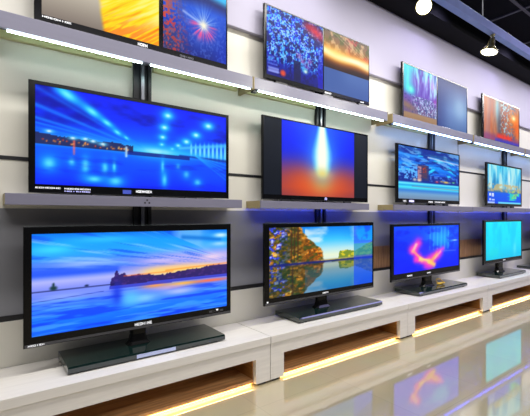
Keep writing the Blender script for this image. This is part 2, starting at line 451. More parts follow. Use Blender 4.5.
def pic_autumn():
    p = Pic(200, 100); U, V = p.U, p.V
    M = np.abs(V - .455) + .455            # upper half mirrored for the pond
    p.vgrad([(.455, (225, 240, 235)), (.55, (235, 245, 220)), (.65, (190, 232, 240)), (.8, (80, 195, 245)), (1, (25, 130, 225))], M)
    p.mix((255, 255, 250), .7*sm(.55, .8, fbm(U, M, 5, 5, 51))*sm(.6, .7, M)*(U > .3))
    p.mix((30, 130, 220), .5*sm(.6, .9, U)*sm(.65, .9, M))
    edge = np.interp(M, [.455, .5, .6, .68, .75, .85, 1.0], [.50, .47, .46, .42, .38, .33, .25]) + .07*(fbm(U, M, 10, 12, 52) - .5)
    tree = sm(edge + .012, edge - .012, U)
    n = fbm(U, V, 44, 36, 53, 3)
    P0 = np.zeros_like(p.P)
    for k, st in enumerate(zip((14, 44, 40), (120, 84, 22), (235, 160, 50), (255, 235, 160))):
        P0[..., k] = np.interp(n, [.2, .45, .62, .85], [q / 255 for q in st])
    p.mix(P0, tree)
    p.mix((70, 60, 24), .6*tree*sm(.5, .6, fbm(U, V, 9, 9, 57)))
    p.mix((185, 84, 18), .4*tree*sm(.2, .36, U)); p.mix((30, 70, 30), .55*tree*sm(.5, .6, fbm(U, V, 20, 16, 65)))
    n2 = fbm(U, V, 44, 36, 54, 2)
    p.mix((40, 60, 235), .9*tree*sm(.50, .62, n2)*sm(.20, .08, U))
    p.mix((235, 240, 255), .8*tree*sm(.66, .76, n2)*sm(.2, .06, U))
    p.mix((30, 50, 20), .6*tree*sm(.14, .0, np.abs(U-.13))*sm(.5, .6, fbm(U, V, 14, 12, 58)))
    for x in (.18, .205, .235): p.stroke(x, .50, x+.004, 1, .014, (70, 40, 22), .8)
    p.stroke(.19, .40, .19, .0, .016, (60, 36, 30), .7)
    far = (M < np.interp(U, [.5, .62, .63, .72, .8, .9, 1], [.47, .48, .60, .61, .58, .66, .73]) + .03*(fbm(U, M, 30, 1, 55) - .5)) & (U > .5)
    p.mix((110, 130, 40), .9*far); p.mix((230, 210, 60), .8*far*sm(.5, .62, fbm(U, V, 30, 30, 56)))
    p.mix((60, 120, 190), .35*sm(.44, .3, V)*(U > .3)); p.mix((20, 40, 40), .25*(V < .43))
    p.stroke(0, .455, 1, .45, .022, (24, 36, 110), .95); p.stroke(.45, .475, 1, .485, .008, (210, 190, 120), .8)
    p.mix((25, 70, 240), .55*(U > .785)); p.mix((60, 220, 90), .3*((U > .785) & (V > .5) & (V < .7)))
    p.mix((30, 200, 255), .5*((U > .785) & (V > .75))*sm(.45, .6, fbm(U, V, 8, 6, 59)))
    return p

def pic_swirl():
    p = Pic(150, 80); U, V = p.U, p.V
    p.vgrad([(0, (24, 44, 245)), (.5, (26, 58, 245)), (1, (34, 85, 240))])
    p.blob(.7, .70, .24, .26, (60, 180, 250), .85)
    for x in (.52, .58, .64, .7, .76, .82): p.stroke(x, .95, x-.01, .45, .015, (110, 220, 255), .45)
    p.mix((20, 40, 200), .5*sm(.5, .7, fbm(U, V, 8, 8, 61)))
    p.blob(.45, .5, .1, .12, (60, 50, 230), .6)
    k = .04*(fbm(U, V, 9, 9, 62) - .5)
    U0 = p.U; p.U = U + k; p.V = V + 2*k
    pk = (250, 80, 195)
    p.stroke(.33, .64, .27, .48, .13, (170, 70, 235), .75); p.stroke(.5, .17, .68, .34, .17, (170, 70, 235), .75, .1)
    p.stroke(.34, .62, .27, .48, .085, pk, .9); p.stroke(.26, .50, .33, .28, .10, pk, .9); p.stroke(.32, .28, .54, .12, .09, pk, .92)
    p.stroke(.48, .18, .64, .34, .13, pk, .9, .10); p.stroke(.64, .34, .72, .44, .06, (240, 90, 225), .8)
    p.stroke(.31, .60, .265, .46, .04, (255, 205, 205), .9); p.stroke(.265, .46, .36, .26, .035, (255, 170, 150), .9)
    p.stroke(.36, .26, .53, .17, .045, (255, 225, 150), .95); p.stroke(.50, .19, .58, .10, .05, (255, 215, 120), .9); p.stroke(.54, .2, .62, .32, .05, (255, 190, 120), .85); p.stroke(.6, .26, .68, .38, .025, (255, 190, 190), .8)
    p.U, p.V = U0, V
    p.blob(.93, .63, .05, .02, (190, 240, 255), .8); p.stroke(.7, .40, .95, .38, .015, (110, 130, 255), .6)
    return p

def pic_cyan():
    p = Pic(90, 60); U, V = p.U, p.V
    p.vgrad([(0, (40, 190, 225)), (.4, (45, 215, 245)), (1, (50, 228, 250))])
    p.mix((30, 190, 240), .5*sm(.45, .7, fbm(U, V, 8, 2, 71))); p.blob(.8, .25, .05, .2, (150, 240, 245), .5)
    p.blob(.2, .2, .2, .2, (60, 225, 215), .5)
    return p

def pic_flame():
    p = Pic(130, 100, 1.45); U, V = p.U, p.V
    p.vgrad([(0, (125, 60, 72)), (.12, (150, 70, 72)), (.25, (130, 68, 92)), (.38, (95, 64, 135)), (.5, (58, 56, 180)), (.62, (32, 52, 215)), (.75, (22, 56, 235)), (1, (20, 70, 235))])
    p.blob(.5, .18, .42, .24, (215, 85, 40), .8); p.blob(.5, .20, .30, .21, (245, 100, 15), .85); p.blob(.52, .20, .13, .13, (255, 160, 20), .9)
    p.mix((22, 30, 200), .45*sm(.25, .5, np.abs(U-.52))*sm(.45, .75, V))
    p.blob(.52, .64, .24, .46, (50, 110, 250), .65); p.blob(.52, .58, .16, .34, (90, 180, 255), .8)
    w = np.interp(V, [.22, .30, .40, .55, .65, .85, 1.0], [.03, .06, .095, .11, .105, .07, .045])
    p.mix((150, 240, 250), .9*sm(1.4, .5, np.abs(U-.52)/(w+.01))*sm(.22, .40, V))
    p.mix((255, 255, 242), sm(1.05, .25, np.abs(U-.52)/(w+.005))*sm(.28, .46, V))
    p.blob(.52, .33, .12, .08, (255, 215, 110), .7)
    return p

def pic_house():
    p = Pic(160, 90); U, V = p.U, p.V
    p.vgrad([(0, (120, 140, 165)), (.10, (125, 165, 200)), (.17, (70, 130, 205)), (.22, (90, 225, 240)), (.29, (70, 190, 235)), (.34, (30, 80, 180)), (.5, (15, 80, 200)), (.66, (30, 150, 240)), (.75, (25, 90, 195)), (.84, (30, 120, 215)), (.9, (25, 80, 165)), (1, (25, 75, 150))])
    W = V + .10*(U-.5) + .05*np.sin(U*7)
    p.mix((80, 225, 255), .85*sm(.5, .66, fbm(U, W, 6, 16, 81))*sm(.42, .5, V)*sm(.95, .85, V))
    p.mix((10, 40, 130), .8*sm(.5, .64, fbm(U, W, 7, 15, 82))*(V > .36))
    p.mix((160, 210, 250), .6*sm(.58, .7, fbm(U, W, 8, 22, 86))*sm(.5, .6, V))
    p.stroke(0, .86, .42, .79, .022, (80, 165, 255), .8); p.stroke(.45, .85, 1, .79, .016, (205, 220, 245), .85); p.stroke(.5, .90, 1, .86, .03, (40, 70, 120), .6)
    p.mix((16, 40, 125), .85*sm(.01, -.01, V - (.42 + .13*fbm(U, U*0, 14, 1, 83)))*(V > .33))
    p.mix((120, 190, 255), .85*sm(.5, .6, fbm(U, V, 40, 30, 84, 2))*((U < .28) & (V > .38) & (V < .64)))
    p.mix((110, 160, 240), .6*sm(.5, .6, fbm(U, V, 30, 24, 87, 2))*((U > .48) & (V > .36) & (V < .50)))
    p.rect(.29, .38, .46, .685, (46, 60, 115)); p.rect(.285, .36, .34, .65, (170, 135, 150)); p.rect(.345, .42, .44, .68, (80, 62, 90)); p.rect(.365, .53, .42, .63, (165, 70, 50))
    p.mix((40, 50, 100), .6*sm(.5, .6, fbm(U, V, 30, 30, 88, 2))*((U > .28) & (U < .46) & (V > .38) & (V < .69)))
    p.blob(.24, .38, .03, .03, (240, 240, 220), .8); p.blob(.31, .37, .03, .025, (255, 240, 200), .8)
    p.blob(.60, .37, .03, .018, (235, 70, 60), .8); p.blob(.76, .38, .05, .02, (255, 200, 70), .9); p.blob(.68, .39, .03, .015, (240, 200, 120), .7); p.blob(.9, .39, .03, .015, (120, 210, 100), .8)
    p.stroke(0, .30, 1, .31, .016, (140, 245, 250), .8); p.stroke(.2, .25, 1, .23, .010, (170, 80, 110), .5); p.stroke(0, .26, 1, .27, .012, (30, 140, 210), .7)
    return p

def pic_curtain():
    p = Pic(90, 60); U, V = p.U, p.V
    p.vgrad([(0, (20, 80, 215)), (.28, (30, 100, 215)), (.32, (80, 120, 150)), (.42, (150, 190, 200)), (.6, (110, 195, 225)), (1, (90, 200, 230))])
    n = fbm(U, V, 14, 2, 91); p.mix((215, 245, 240), .7*sm(.5, .7, n)*(V > .4)); p.mix((30, 130, 190), .7*sm(.5, .32, n)*(V > .38))
    p.blob(.62, .72, .04, .3, (245, 255, 250), .8); p.blob(.2, .6, .03, .12, (40, 110, 160), .7)
    p.mix((200, 180, 130), .8*sm(.5, .6, fbm(U, V, 20, 16, 92))*((V > .31) & (V < .52)))
    p.mix((60, 210, 190), .85*sm(.5, .6, fbm(U, V, 12, 12, 93))*((V < .36) & (V > .1) & (U > .58)))
    p.mix((190, 230, 90), .6*sm(.58, .66, fbm(U, V, 12, 12, 94))*((V < .36) & (V > .15) & (U > .62)))
    p.rect(.05, .19, .10, .27, (225, 235, 255)); p.rect(.12, .18, .17, .27, (225, 235, 255)); p.rect(.135, .20, .15, .23, (30, 90, 210))
    p.rect(.05, .07, .10, .12, (200, 215, 255)); p.rect(.12, .07, .20, .11, (200, 215, 255))
    p.rect(0, 0, .2, .035, (180, 200, 255)); p.rect(.3, 0, 1, .04, (120, 210, 235))
    return p

def pic_feather():
    p = Pic(110, 110, 1.15); U, V = p.U, p.V
    p.vgrad([(0, (130, 120, 112)), (.3, (190, 182, 168)), (.6, (215, 208, 185)), (1, (220, 215, 200))])
    p.mix((235, 232, 215), .6*sm(.5, .8, U))
    e = np.interp(V, [-.1, .2, .45, .7, 1], [.50, .46, .44, .47, .52])
    f = sm(e-.02, e+.03, U)
    n = fbm(np.clip(.5*U + .35*V, 0, 1), np.clip(.5+ .5*(V - .9*U), 0, 1), 4, 40, 101)
    P0 = np.zeros_like(p.P)
    for k, st in enumerate(zip((225, 110, 8), (255, 165, 10), (255, 215, 30), (255, 240, 140))):
        P0[..., k] = np.interp(n + .35*(V-.45), [.02, .2, .38, .62], [q / 255 for q in st])
    p.mix(P0, f)
    p.mix((245, 100, 20), .65*f*sm(.50, .62, n)*sm(.34, .05, V)); p.mix((255, 235, 90), .6*f*sm(.35, .7, V)*sm(.62, .8, U))
    return p

def pic_firework():
    p = Pic(120, 140, .9); U, V = p.U, p.V
    p.vgrad([(0, (22, 34, 110)), (.35, (30, 60, 165)), (.6, (28, 80, 190)), (.72, (16, 32, 90)), (.8, (14, 26, 70)), (1, (40, 150, 240))])
    p.mix((70, 205, 250), .9*sm(.74, .86, V - .12*(.7-U))*sm(.4, .6, U)); p.mix((150, 130, 60), .8*sm(.78, .86, V)*sm(.5, .3, U)); p.mix((20, 30, 30), .6*sm(.84, .9, V)*sm(.55, .3, U)*sm(.5, .6, fbm(U, V, 6, 6, 3)))
    n = fbm(U, V, 40, 44, 111, 2)
    p.mix((235, 95, 35), .75*sm(.42, .0, U)*sm(.40, .55, n + .15*(V-.3))*sm(.82, .6, V)); p.mix((220, 50, 50), .7*sm(.5, .1, U)*sm(.52, .6, n)*sm(.5, .3, V))
    p.mix((90, 110, 190), .5*sm(.55, .7, fbm(U, V, 40, 40, 112, 2))*sm(.7, .5, V)); p.mix((110, 80, 70), .35*sm(.5, .1, U)*sm(.4, .2, V))
    p.blob(.62, .42, .34, .30, (60, 110, 225), .6)
    dx = (U - .62)*.9; dy = V - .42
    r = np.hypot(dx, dy); th = np.arctan2(dy, dx)
    ray = np.interp((th + math.pi)/(2*math.pi), np.linspace(0, 1, 73), np.random.default_rng(5).random(73))
    p.mix((215, 235, 255), .95*ray**1.6*np.exp(-(r/.17)**2)*1.2); p.mix((255, 70, 130), .8*ray*np.exp(-((r-.13)/.07)**2)*((dy < .02)))
    p.stroke(.3, .52, .62, .42, .018, (200, 215, 255), .6)
    p.blob(.62, .42, .07, .06, (255, 250, 225), 1); p.mix((30, 70, 210), .5*sm(.7, 1, U)*sm(.4, .0, V))
    return p

def pic_bluetree():
    p = Pic(150, 130, 1.1); U, V = p.U, p.V
    p.vgrad([(0, (14, 20, 110)), (.3, (20, 35, 170)), (.6, (24, 50, 205)), (1, (30, 60, 220))])
    n = fbm(U, V, 52, 44, 121, 2); n2 = fbm(U, V, 60, 52, 122, 1)
    p.mix((90, 190, 245), .9*sm(.47, .62, n)*sm(.12, .3, V)); p.mix((180, 225, 250), .8*sm(.58, .72, n2)*sm(.2, .4, V))
    p.mix((10, 14, 90), .85*sm(.5, .62, fbm(U, V, 20, 18, 123)))
    p.blob(.86, .88, .20, .10, (205, 25, 50), .9, -.35); p.blob(.72, .92, .08, .05, (190, 30, 70), .6)
    for (x, y) in ((.55, .42), (.62, .35), (.7, .28), (.75, .38)): p.blob(x, y, .05, .04, (180, 60, 150), .5)
    p.mix((20, 24, 70), .85*((U > .45) & (U < .58) & (V < .33)))
    p.blob(.66, .22, .05, .04, (120, 220, 240), .85); p.blob(.67, .20, .03, .025, (240, 250, 240), .9)
    p.blob(.27, .08, .05, .05, (240, 90, 50), .85, 0, 2)
    for k in range(5): p.rect(.02, .06+.05*k, .22-.02*k, .085+.05*k, (130, 150, 240), .5)
    p.rect(.03, .05, .2, .12, (190, 200, 255), .6)
    p.mix((30, 30, 190), .6*(U > .9)*sm(.8, .3, V))
    return p

def pic_gold():
    p = Pic(100, 90, 1.1); U, V = p.U, p.V
    p.vgrad([(0, (60, 82, 140)), (.2, (74, 100, 158)), (.37, (92, 118, 170)), (.39, (40, 20, 12)), (.6, (60, 30, 16)), (.8, (150, 110, 70)), (1, (120, 105, 95))])
    up = V > .39
    n = fbm(U, V, 12, 12, 131)
    p.mix((220, 190, 150), .8*up*sm(.5, .65, n)*sm(.62, .75, V)); p.mix((190, 50, 60), .7*up*sm(.5, .62, fbm(U, V, 6, 6, 132))*sm(.4, .7, U)*sm(.6, .72, V))
    p.mix((60, 90, 40), .5*up*sm(.55, .65, fbm(U, V, 8, 8, 133))*sm(.7, .9, V))
    for a in (.0, .12, .25, .38): p.stroke(.2+a, 1.0, 1.0, .62+.3*a, .008, (230, 200, 170), .5)
    yl = .66 - .06*U - 0.02*np.sin(U*6)
    d = V - yl
    p.mix((225, 120, 25), .95*up*np.exp(-(d/.12)**2)); p.mix((255, 205, 90), .95*up*np.exp(-(d/.075)**2)); p.mix((255, 252, 225), up*np.exp(-(d/.055)**2)); 
    p.blob(.25, .66, .25, .10, (255, 230, 140), .7); p.blob(.95, .62, .15, .07, (255, 240, 190), .8)
    p.mix((30, 14, 10), .8*up*sm(.50, .42, V)*sm(.3, .8, U+V*0)); p.mix((74, 100, 158), 1.0*(V <= .385)); p.mix((100, 128, 182), .5*(V <= .385)*sm(0, .4, V)*sm(.2, .6, U))
    return p

def pic_forest():
    p = Pic(120, 120, 1.1); U, V = p.U, p.V
    p.vgrad([(0, (150, 120, 90)), (.1, (160, 132, 100)), (.13, (110, 90, 130)), (.3, (110, 80, 150)), (.5, (110, 80, 185)), (.75, (150, 150, 225)), (1, (90, 205, 225))])
    n = fbm(U, V, 16, 3, 141)
    p.mix((190, 235, 245), .85*sm(.48, .68, n)*sm(.42, .6, V)); p.mix((80, 40, 165), .75*sm(.5, .34, n)*sm(.4, .55, V)*sm(.15, .4, U)); p.mix((205, 150, 225), .5*sm(.4, .8, U)*sm(.5, .7, V)*sm(.45, .6, fbm(U, V, 12, 4, 144)))
    p.mix((60, 220, 220), .75*sm(.35, .1, U)*sm(.4, .6, V)); p.blob(.22, .55, .12, .09, (80, 240, 225), .9); p.blob(.2, .56, .05, .05, (150, 250, 230), .8)
    p.mix((200, 225, 245), .8*sm(.48, .6, fbm(U, V, 44, 36, 142, 2))*((V > .12) & (V < .46))*sm(.2, .45, U + .3*(V-.2))); p.mix((50, 60, 120), .7*sm(.55, .65, fbm(U, V, 30, 30, 143, 2))*((V > .12) & (V < .46)))
    p.blob(.1, .24, .25, .07, (140, 115, 85), .85, -.2)
    p.blob(.95, .46, .05, .05, (150, 40, 170), .8)
    return p

def pic_blank():
    p = Pic(60, 60, 1.1); U, V = p.U, p.V
    p.vgrad([(0, (86, 112, 160)), (.4, (96, 126, 178)), (.8, (66, 88, 142)), (1, (48, 62, 112))])
    p.mix((48, 64, 120), .8*sm(.45, 0, U)); p.blob(.75, .48, .28, .28, (152, 184, 212), .85)
    return p

def pic_dusk():
    p = Pic(100, 80, 1.9); U, V = p.U, p.V
    p.fill((165, 105, 85))
    p.mix((185, 140, 140), .8*sm(.25, .0, U)); p.mix((190, 110, 70), .7*sm(.45, .62, fbm(U, V, 16, 1, 153))*(U < .34)); p.mix((200, 150, 110), .5*sm(.5, .7, fbm(U, V, 22, 2, 154)))
    p.blob(.36, .8, .06, .35, (150, 210, 225), .9); p.blob(.42, .4, .07, .5, (70, 80, 100), .8); p.stroke(.50, 1, .5, .1, .06, (150, 80, 50), .8)
    n = fbm(U, V, 34, 28, 151, 2)
    p.mix((50, 90, 140), .85*sm(.48, .6, n)*sm(.4, .55, U)*sm(.95, .8, U)); p.mix((215, 225, 215), .8*sm(.58, .68, n)*sm(.4, .5, U)*sm(.85, .7, U)*sm(.15, .3, V))
    p.blob(.86, .66, .16, .18, (255, 140, 40), .9); p.blob(.84, .70, .06, .07, (255, 250, 200), 1); p.blob(.95, .4, .12, .2, (240, 110, 40), .7)
    p.mix((120, 60, 130), .6*sm(.22, .08, V)); p.mix((225, 60, 40), .8*sm(.25, .15, V)*sm(.3, .4, U)*sm(.85, .7, U)*(V > .09)); p.mix((50, 60, 190), .7*sm(.1, .03, V)*(U > .3))
    return p

M_pic = None
def pic_material():
    m = bpy.data.materials.new('lit_picture')
    m.use_nodes = True
    nt = m.node_tree
    p = nt.nodes['Principled BSDF']
    at = nt.nodes.new('ShaderNodeAttribute'); at.attribute_name = 'picture'
    nt.links.new(at.outputs['Color'], p.inputs['Emission Color'])
    p.inputs['Emission Strength'].default_value = 1.0
    p.inputs['Base Color'].default_value = (0.01, 0.01, 0.012, 1)
    p.inputs['Roughness'].default_value = 0.3
    p.inputs['Specular IOR Level'].default_value = 0.05
    return m
M_pic = pic_material()

def picture_mesh(name, pic, x0, x1, y, z0, z1, parent, label):
    ny, nx = pic.P.shape[:2]
    xs = x0 + pic.U.ravel()*(x1-x0); zs = z0 + pic.V.ravel()*(z1-z0)
    co = np.stack([xs, np.full_like(xs, y), zs], 1)
    idx = np.arange(nx*ny).reshape(ny, nx)
    f = np.stack([idx[:-1, :-1], idx[:-1, 1:], idx[1:, 1:], idx[1:, :-1]], -1).reshape(-1, 4)
    me = bpy.data.meshes.new(name)
    me.vertices.add(len(co)); me.vertices.foreach_set('co', co.ravel())
    me.loops.add(f.size); me.loops.foreach_set('vertex_index', f.ravel().astype(np.int32))
    me.polygons.add(len(f)); me.polygons.foreach_set('loop_start', np.arange(0, f.size, 4, dtype=np.int32))
    me.update(calc_edges=True); me.validate()
    at = me.color_attributes.new('picture', 'FLOAT_COLOR', 'POINT')
    col = np.ones((nx*ny, 4), dtype=np.float32); 
    q = np.clip(pic.P.reshape(-1, 3), 0, 1); lum = q.mean(1, keepdims=True)
    col[:, :3] = s2l(lum + 1.22*(q - lum))
    at.data.foreach_set('color', col.ravel())
    o = link(name, me, M_pic, parent)
    o['label'] = label
    return o

# ------------------------------------------------------------------ televisions
GLYPH = {'a': [(0, .2, 0, 1), (.7, .9, 0, 1), (.2, .7, .42, .58)], 'b': [(0, .2, 0, 1), (.2, .9, 0, .16), (.2, .9, .42, .58), (.2, .9, .84, 1)],
         'c': [(.35, .55, 0, 1)], 'd': [(0, .2, 0, 1), (.7, .9, 0, 1), (.2, .7, 0, .18), (.2, .7, .82, 1)], 'e': [(0, .2, 0, 1), (.7, .9, 0, 1), (.2, .45, .55, .85), (.45, .7, .25, .55)],
         'f': [(0, .9, .82, 1), (0, .2, .5, .82), (0, .9, .42, .58), (.7, .9, .1, .42), (0, .9, 0, .16)]}
def marks(name, s, x0, x1, y, z0, z1, m, parent, label):
    bm = bmesh.new()
    w = (x1-x0) / len(s)
    for i, ch in enumerate(s):
        if ch == ' ': continue
        for a, b, c, d in GLYPH[ch]:
            box(bm, x0 + (i+a*.9)*w, x0 + (i+b*.9)*w, y-0.0012, y, z0 + c*(z1-z0), z0 + d*(z1-z0))
    o = build(name, bm, m, parent); o['label'] = label
    return o

def cabinet(t, X0, X1, Z0, Z1, y, sx0, sx1, sz0, sz1, depth=0.045):
    bm = bmesh.new()
    def ring(x0, x1, z0, z1, yy): return [bm.verts.new(p) for p in ((x0, yy, z0), (x1, yy, z0), (x1, yy, z1), (x0, yy, z1))]
    c = 0.004
    r = [ring(sx0, sx1, sz0, sz1, y+0.006), ring(sx0, sx1, sz0, sz1, y), ring(X0+c, X1-c, Z0+c, Z1-c, y), ring(X0, X1, Z0, Z1, y+c), ring(X0, X1, Z0, Z1, y+depth*.55),
         ring(X0+.03, X1-.03, Z0+.03, Z1-.03, y+depth*.7), ring(X0+.12, X1-.12, Z0+.08, Z1-.14, y+depth)]
    for a, b in zip(r, r[1:]):
        for i in range(4):
            j = (i+1) % 4
            bm.faces.new((a[i], a[j], b[j], b[i]))
    bm.faces.new(r[-1]); bm.faces.new(r[0])
    return build('cabinet', bm, M_black, t)

def tv(label, X0, X1, Z0, Z1, D, inner, pics, group, brand='abdcea', bscale=1.0, divider=None):
    """pics: list of (u0,u1,v0,v1, picture, picture label) inside the inner rectangle."""
    y = D - 3.0
    t = thing('television', label, 'television', (0.5*(X0+X1), y, Z0), group)
    ox, oy, oz = t.location
    sx0, sx1, sz0, sz1 = inner
    cabinet(t, X0-ox, X1-ox, 0, Z1-Z0, 0.0, sx0-ox, sx1-ox, sz0-oz, sz1-oz)
    for u0, u1, pic, pl in pics:
        picture_mesh('screen', pic, sx0-ox+u0*(sx1-sx0), sx0-ox+u1*(sx1-sx0), 0.004, sz0-oz, sz1-oz, t, pl)
    if brand:
        cx = 0.5*(X0+X1)-ox; w = .055*bscale; zc = 0.5*(sz0-Z0) + .004; h = .0085*bscale
        marks('brand_mark', brand, cx-w, cx+w, -0.0002, zc-h, zc+h, M_mark, t, 'small white lettering on the lower bezel')
    return t

def stand(t, bx0, bx1, nx, nw, sticker=False):
    ox, oy, oz = t.location
    bm = bmesh.new()
    prof = [(-0.400, .386), (-0.400, .414), (-0.392, .424), (-0.16, .430), (-0.055, .430), (-0.048, .424), (-0.048, .386)]
    prism_x(bm, [(a-oy, b-oz) for a, b in prof], bx0-ox, bx1-ox)
    b = build('stand_base', bm, M_base, t)
    for fx in (bx0+.06, bx1-.10):
        for fy in (-.385, -.085):
            bx('foot', fx-ox, fx+.04-ox, fy-oy, fy+.03-oy, .375-oz, .3855-oz, M_black_side, b)
    bm = bmesh.new()
    z0, z1 = .430-oz, 0.05
    secs = [(z0, nw*1.25, .05), (z0+.02, nw*.95, .035), (z0+.07, nw*.8, .028), (z1, nw*.95, .026)]
    rings = []
    for z, w, d in secs:
        rings.append([bm.verts.new((nx-ox + w*.5*sx, 0.055 + d*sy, z)) for sx, sy in ((-1, -.6), (-.8, -1), (.8, -1), (1, -.6), (1, .6), (.8, 1), (-.8, 1), (-1, .6))])
    for a, c in zip(rings, rings[1:]):
        for i in range(8):
            j = (i+1) % 8
            bm.faces.new((a[i], a[j], c[j], c[i]))
    bm.faces.new(rings[0]); bm.faces.new(rings[-1])
    build('stand_neck', bm, M_black, t)
    if sticker:
        bx('sticker', .87-ox, 1.15-ox, -.4015-oy, -.4002-oy, .3885-oz, .413-oz, M_sticker, b)['label'] = 'pale blue paper sticker on the front edge'

def lower_trim(t, X0, X1):
    ox = t.location.x
    bx('lower_trim', X0-ox+.006, X1-ox-.006, -0.003, -0.0003, 0.005, 0.022, M_grey, t)['label'] = 'grey strip along the lower edge'

def power_light(t, x, z, m=None):
    ox, oy, oz = t.location
    bx('power_light', x-ox-.008, x-ox+.008, -0.002, -0.0003, z-oz-.006, z-oz+.006, m or M_mark_blue, t)

GB, GM, GT = 'televisions on the benches', 'televisions on the middle shelves', 'televisions on the upper shelves'
t = tv('wide black television showing a sunset lake, standing on the nearest bench', .232, 1.707, .540, 1.286, 2.75, (.276, 1.668, .605, 1.238), [(0, 1, pic_lake(), 'picture of a blue and pink sunset over a lake')], GB, 'abdaceb', 1.15)
stand(t, .45, 1.56, .945, .13, True); lower_trim(t, .232, 1.707)
marks('corner_mark', 'abdcfa', .255-t.location.x, .345-t.location.x, -.0032, .008, .019, M_mark, t, 'tiny pale lettering at the lower corner')
marks('rating_mark', 'd', 1.50-t.location.x, 1.66-t.location.x, -.0004, .032, .048, M_grey, t, 'tiny grey lettering at the lower corner')
power_light(t, 1.575, .588, M_mark)
t = tv('black television showing autumn trees mirrored in a pond, on the second bench', 2.057, 3.597, .543, 1.283, 2.75, (2.112, 3.575, .605, 1.243), [(0, 1, pic_autumn(), 'picture of autumn trees beside a pond')], GB, 'dba', .75)
stand(t, 2.34, 3.55, 2.82, .16); lower_trim(t, 2.057, 3.597); power_light(t, 2.09, .575, M_mark)
t = tv('black television showing a pink flame swirl on blue, on the third bench', 3.930, 5.557, .562, 1.252, 2.75, (3.979, 5.525, .650, 1.222), [(0, 1, pic_swirl(), 'picture of a pink and yellow flame on blue')], GB, 'abedc', .9)
stand(t, 4.28, 5.46, 4.78, .22); lower_trim(t, 3.930, 5.557)
marks('corner_mark', 'fed', 4.25-t.location.x, 4.36-t.location.x, -.0004, .04, .058, M_mark, t, 'tiny white lettering on the bezel')
t = tv('black television with a plain bright cyan screen, on the fourth bench', 6.300, 7.777, .585, 1.283, 2.75, (6.374, 7.746, .650, 1.255), [(0, 1, pic_cyan(), 'plain cyan picture')], GB, 'fea', .8)
stand(t, 6.50, 7.52, 6.97, .24); lower_trim(t, 6.30, 7.777)
t = tv('television whose black glass base just shows at the far right of the photo', 8.48, 9.68, .585, 1.283, 2.75, (8.53, 9.64, .650, 1.255), [(0, 1, pic_blank(), 'blue grey picture')], GB, None)
stand(t, 8.10, 9.40, 9.02, .2)

t = tv('wide black television showing blue lights under a bridge, on the nearest middle shelf', .269, 1.755, 1.4995, 2.222, 2.86, (.306, 1.727, 1.556, 2.196), [(0, 1, pic_bridge(), 'picture of glowing blue lights over water')], GM, 'adbeadba', 1.1)
ox, oz = t.location.x, t.location.z
marks('caption_mark', 'bdabdab', .307-ox, .455-ox, -.0004, .029, .039, M_mark, t, 'tiny white caption under the screen')
marks('caption_mark', 'adbdabda', .475-ox, .64-ox, -.0004, .028, .038, M_mark, t, 'tiny white caption under the screen')
marks('caption_mark', 'adcbadb', .475-ox, .64-ox, -.0004, .012, .020, M_mark_blue, t, 'tiny blue caption under the screen')
bx('sticker', .985-ox-.03-.10, .985-ox+.03-.10, -.0016, -.0003, .012, .04, mat('blue_sticker', rgb(70, 90, 200), rough=.4), t)['label'] = 'small blue sticker'
def tv_feet(t, xs):
    for fx in xs:
        bx('foot', fx-t.location.x-.05, fx-t.location.x+.05, 0.005, 0.04, 1.488-t.location.z, 0.03, M_black_side, t)
tv_feet(t, (.6, 1.4))
t = tv('television with black side bars and a white flame over orange, on the second middle shelf', 2.117, 3.636, 1.5065, 2.288, 2.86, (2.130, 3.622, 1.552, 2.276), [(.147, .849, pic_flame(), 'square picture of a white flame between blue and orange'), ], GM, None)
ox, oz = t.location.x, t.location.z
for a, b in ((2.131, 2.348), (3.398, 3.621)):
    bx('side_bar', a-ox, b-ox, .0035, .0055, 1.553-oz, 2.275-oz, M_panel, t)['label'] = 'dark unlit side of the screen'
marks('brand_mark', 'd', 2.93-ox, 2.965-ox, -.0004, .012, .036, M_mark_blue, t, 'small blue lit mark')
tv_feet(t, (2.4, 3.3))
t = tv('television showing a house before blue clouds, on the third middle shelf', 4.192, 5.771, 1.5205, 2.263, 2.86, (4.232, 5.747, 1.572, 2.245), [(0, 1, pic_house(), 'picture of a house by the shore under blue clouds')], GM, None)
ox, oz = t.location.x, t.location.z
marks('caption_mark', 'ad', 4.33-ox, 4.40-ox, -.0004, .012, .032, M_mark, t, 'tiny white lettering')
bx('sticker', 4.46-ox, 4.57-ox, -.0016, -.0003, .010, .036, M_mark_blue, t)['label'] = 'small bright blue sticker'
marks('brand_mark', 'abd', 4.92-ox, 5.03-ox, -.0004, .012, .032, M_mark, t, 'small white lettering')
marks('caption_mark', 'badbadb', 5.08-ox, 5.36-ox, -.0004, .014, .030, M_mark, t, 'tiny white lettering')
tv_feet(t, (4.5, 5.4))
t = tv('television showing pale curtains of light above blue, on the fourth middle shelf', 6.64, 8.083, 1.5195, 2.231, 2.86, (6.690, 8.040, 1.562, 2.205), [(0, 1, pic_curtain(), 'picture of pale light curtains over a town and blue water')], GM, None)
tv_feet(t, (6.95, 7.7))

def top_feet(t, xs, m=None):
    oz = t.location.z
    for fx in xs:
        bm = bmesh.new()
        prism_x(bm, [(-.03, 2.573-oz), (.075, 2.573-oz), (.05, 2.583-oz), (.035, .03), (.015, .03), (-.01, 2.583-oz)], fx-t.location.x-.07, fx-t.location.x+.07)
        build('foot', bm, m or M_black_side, t)

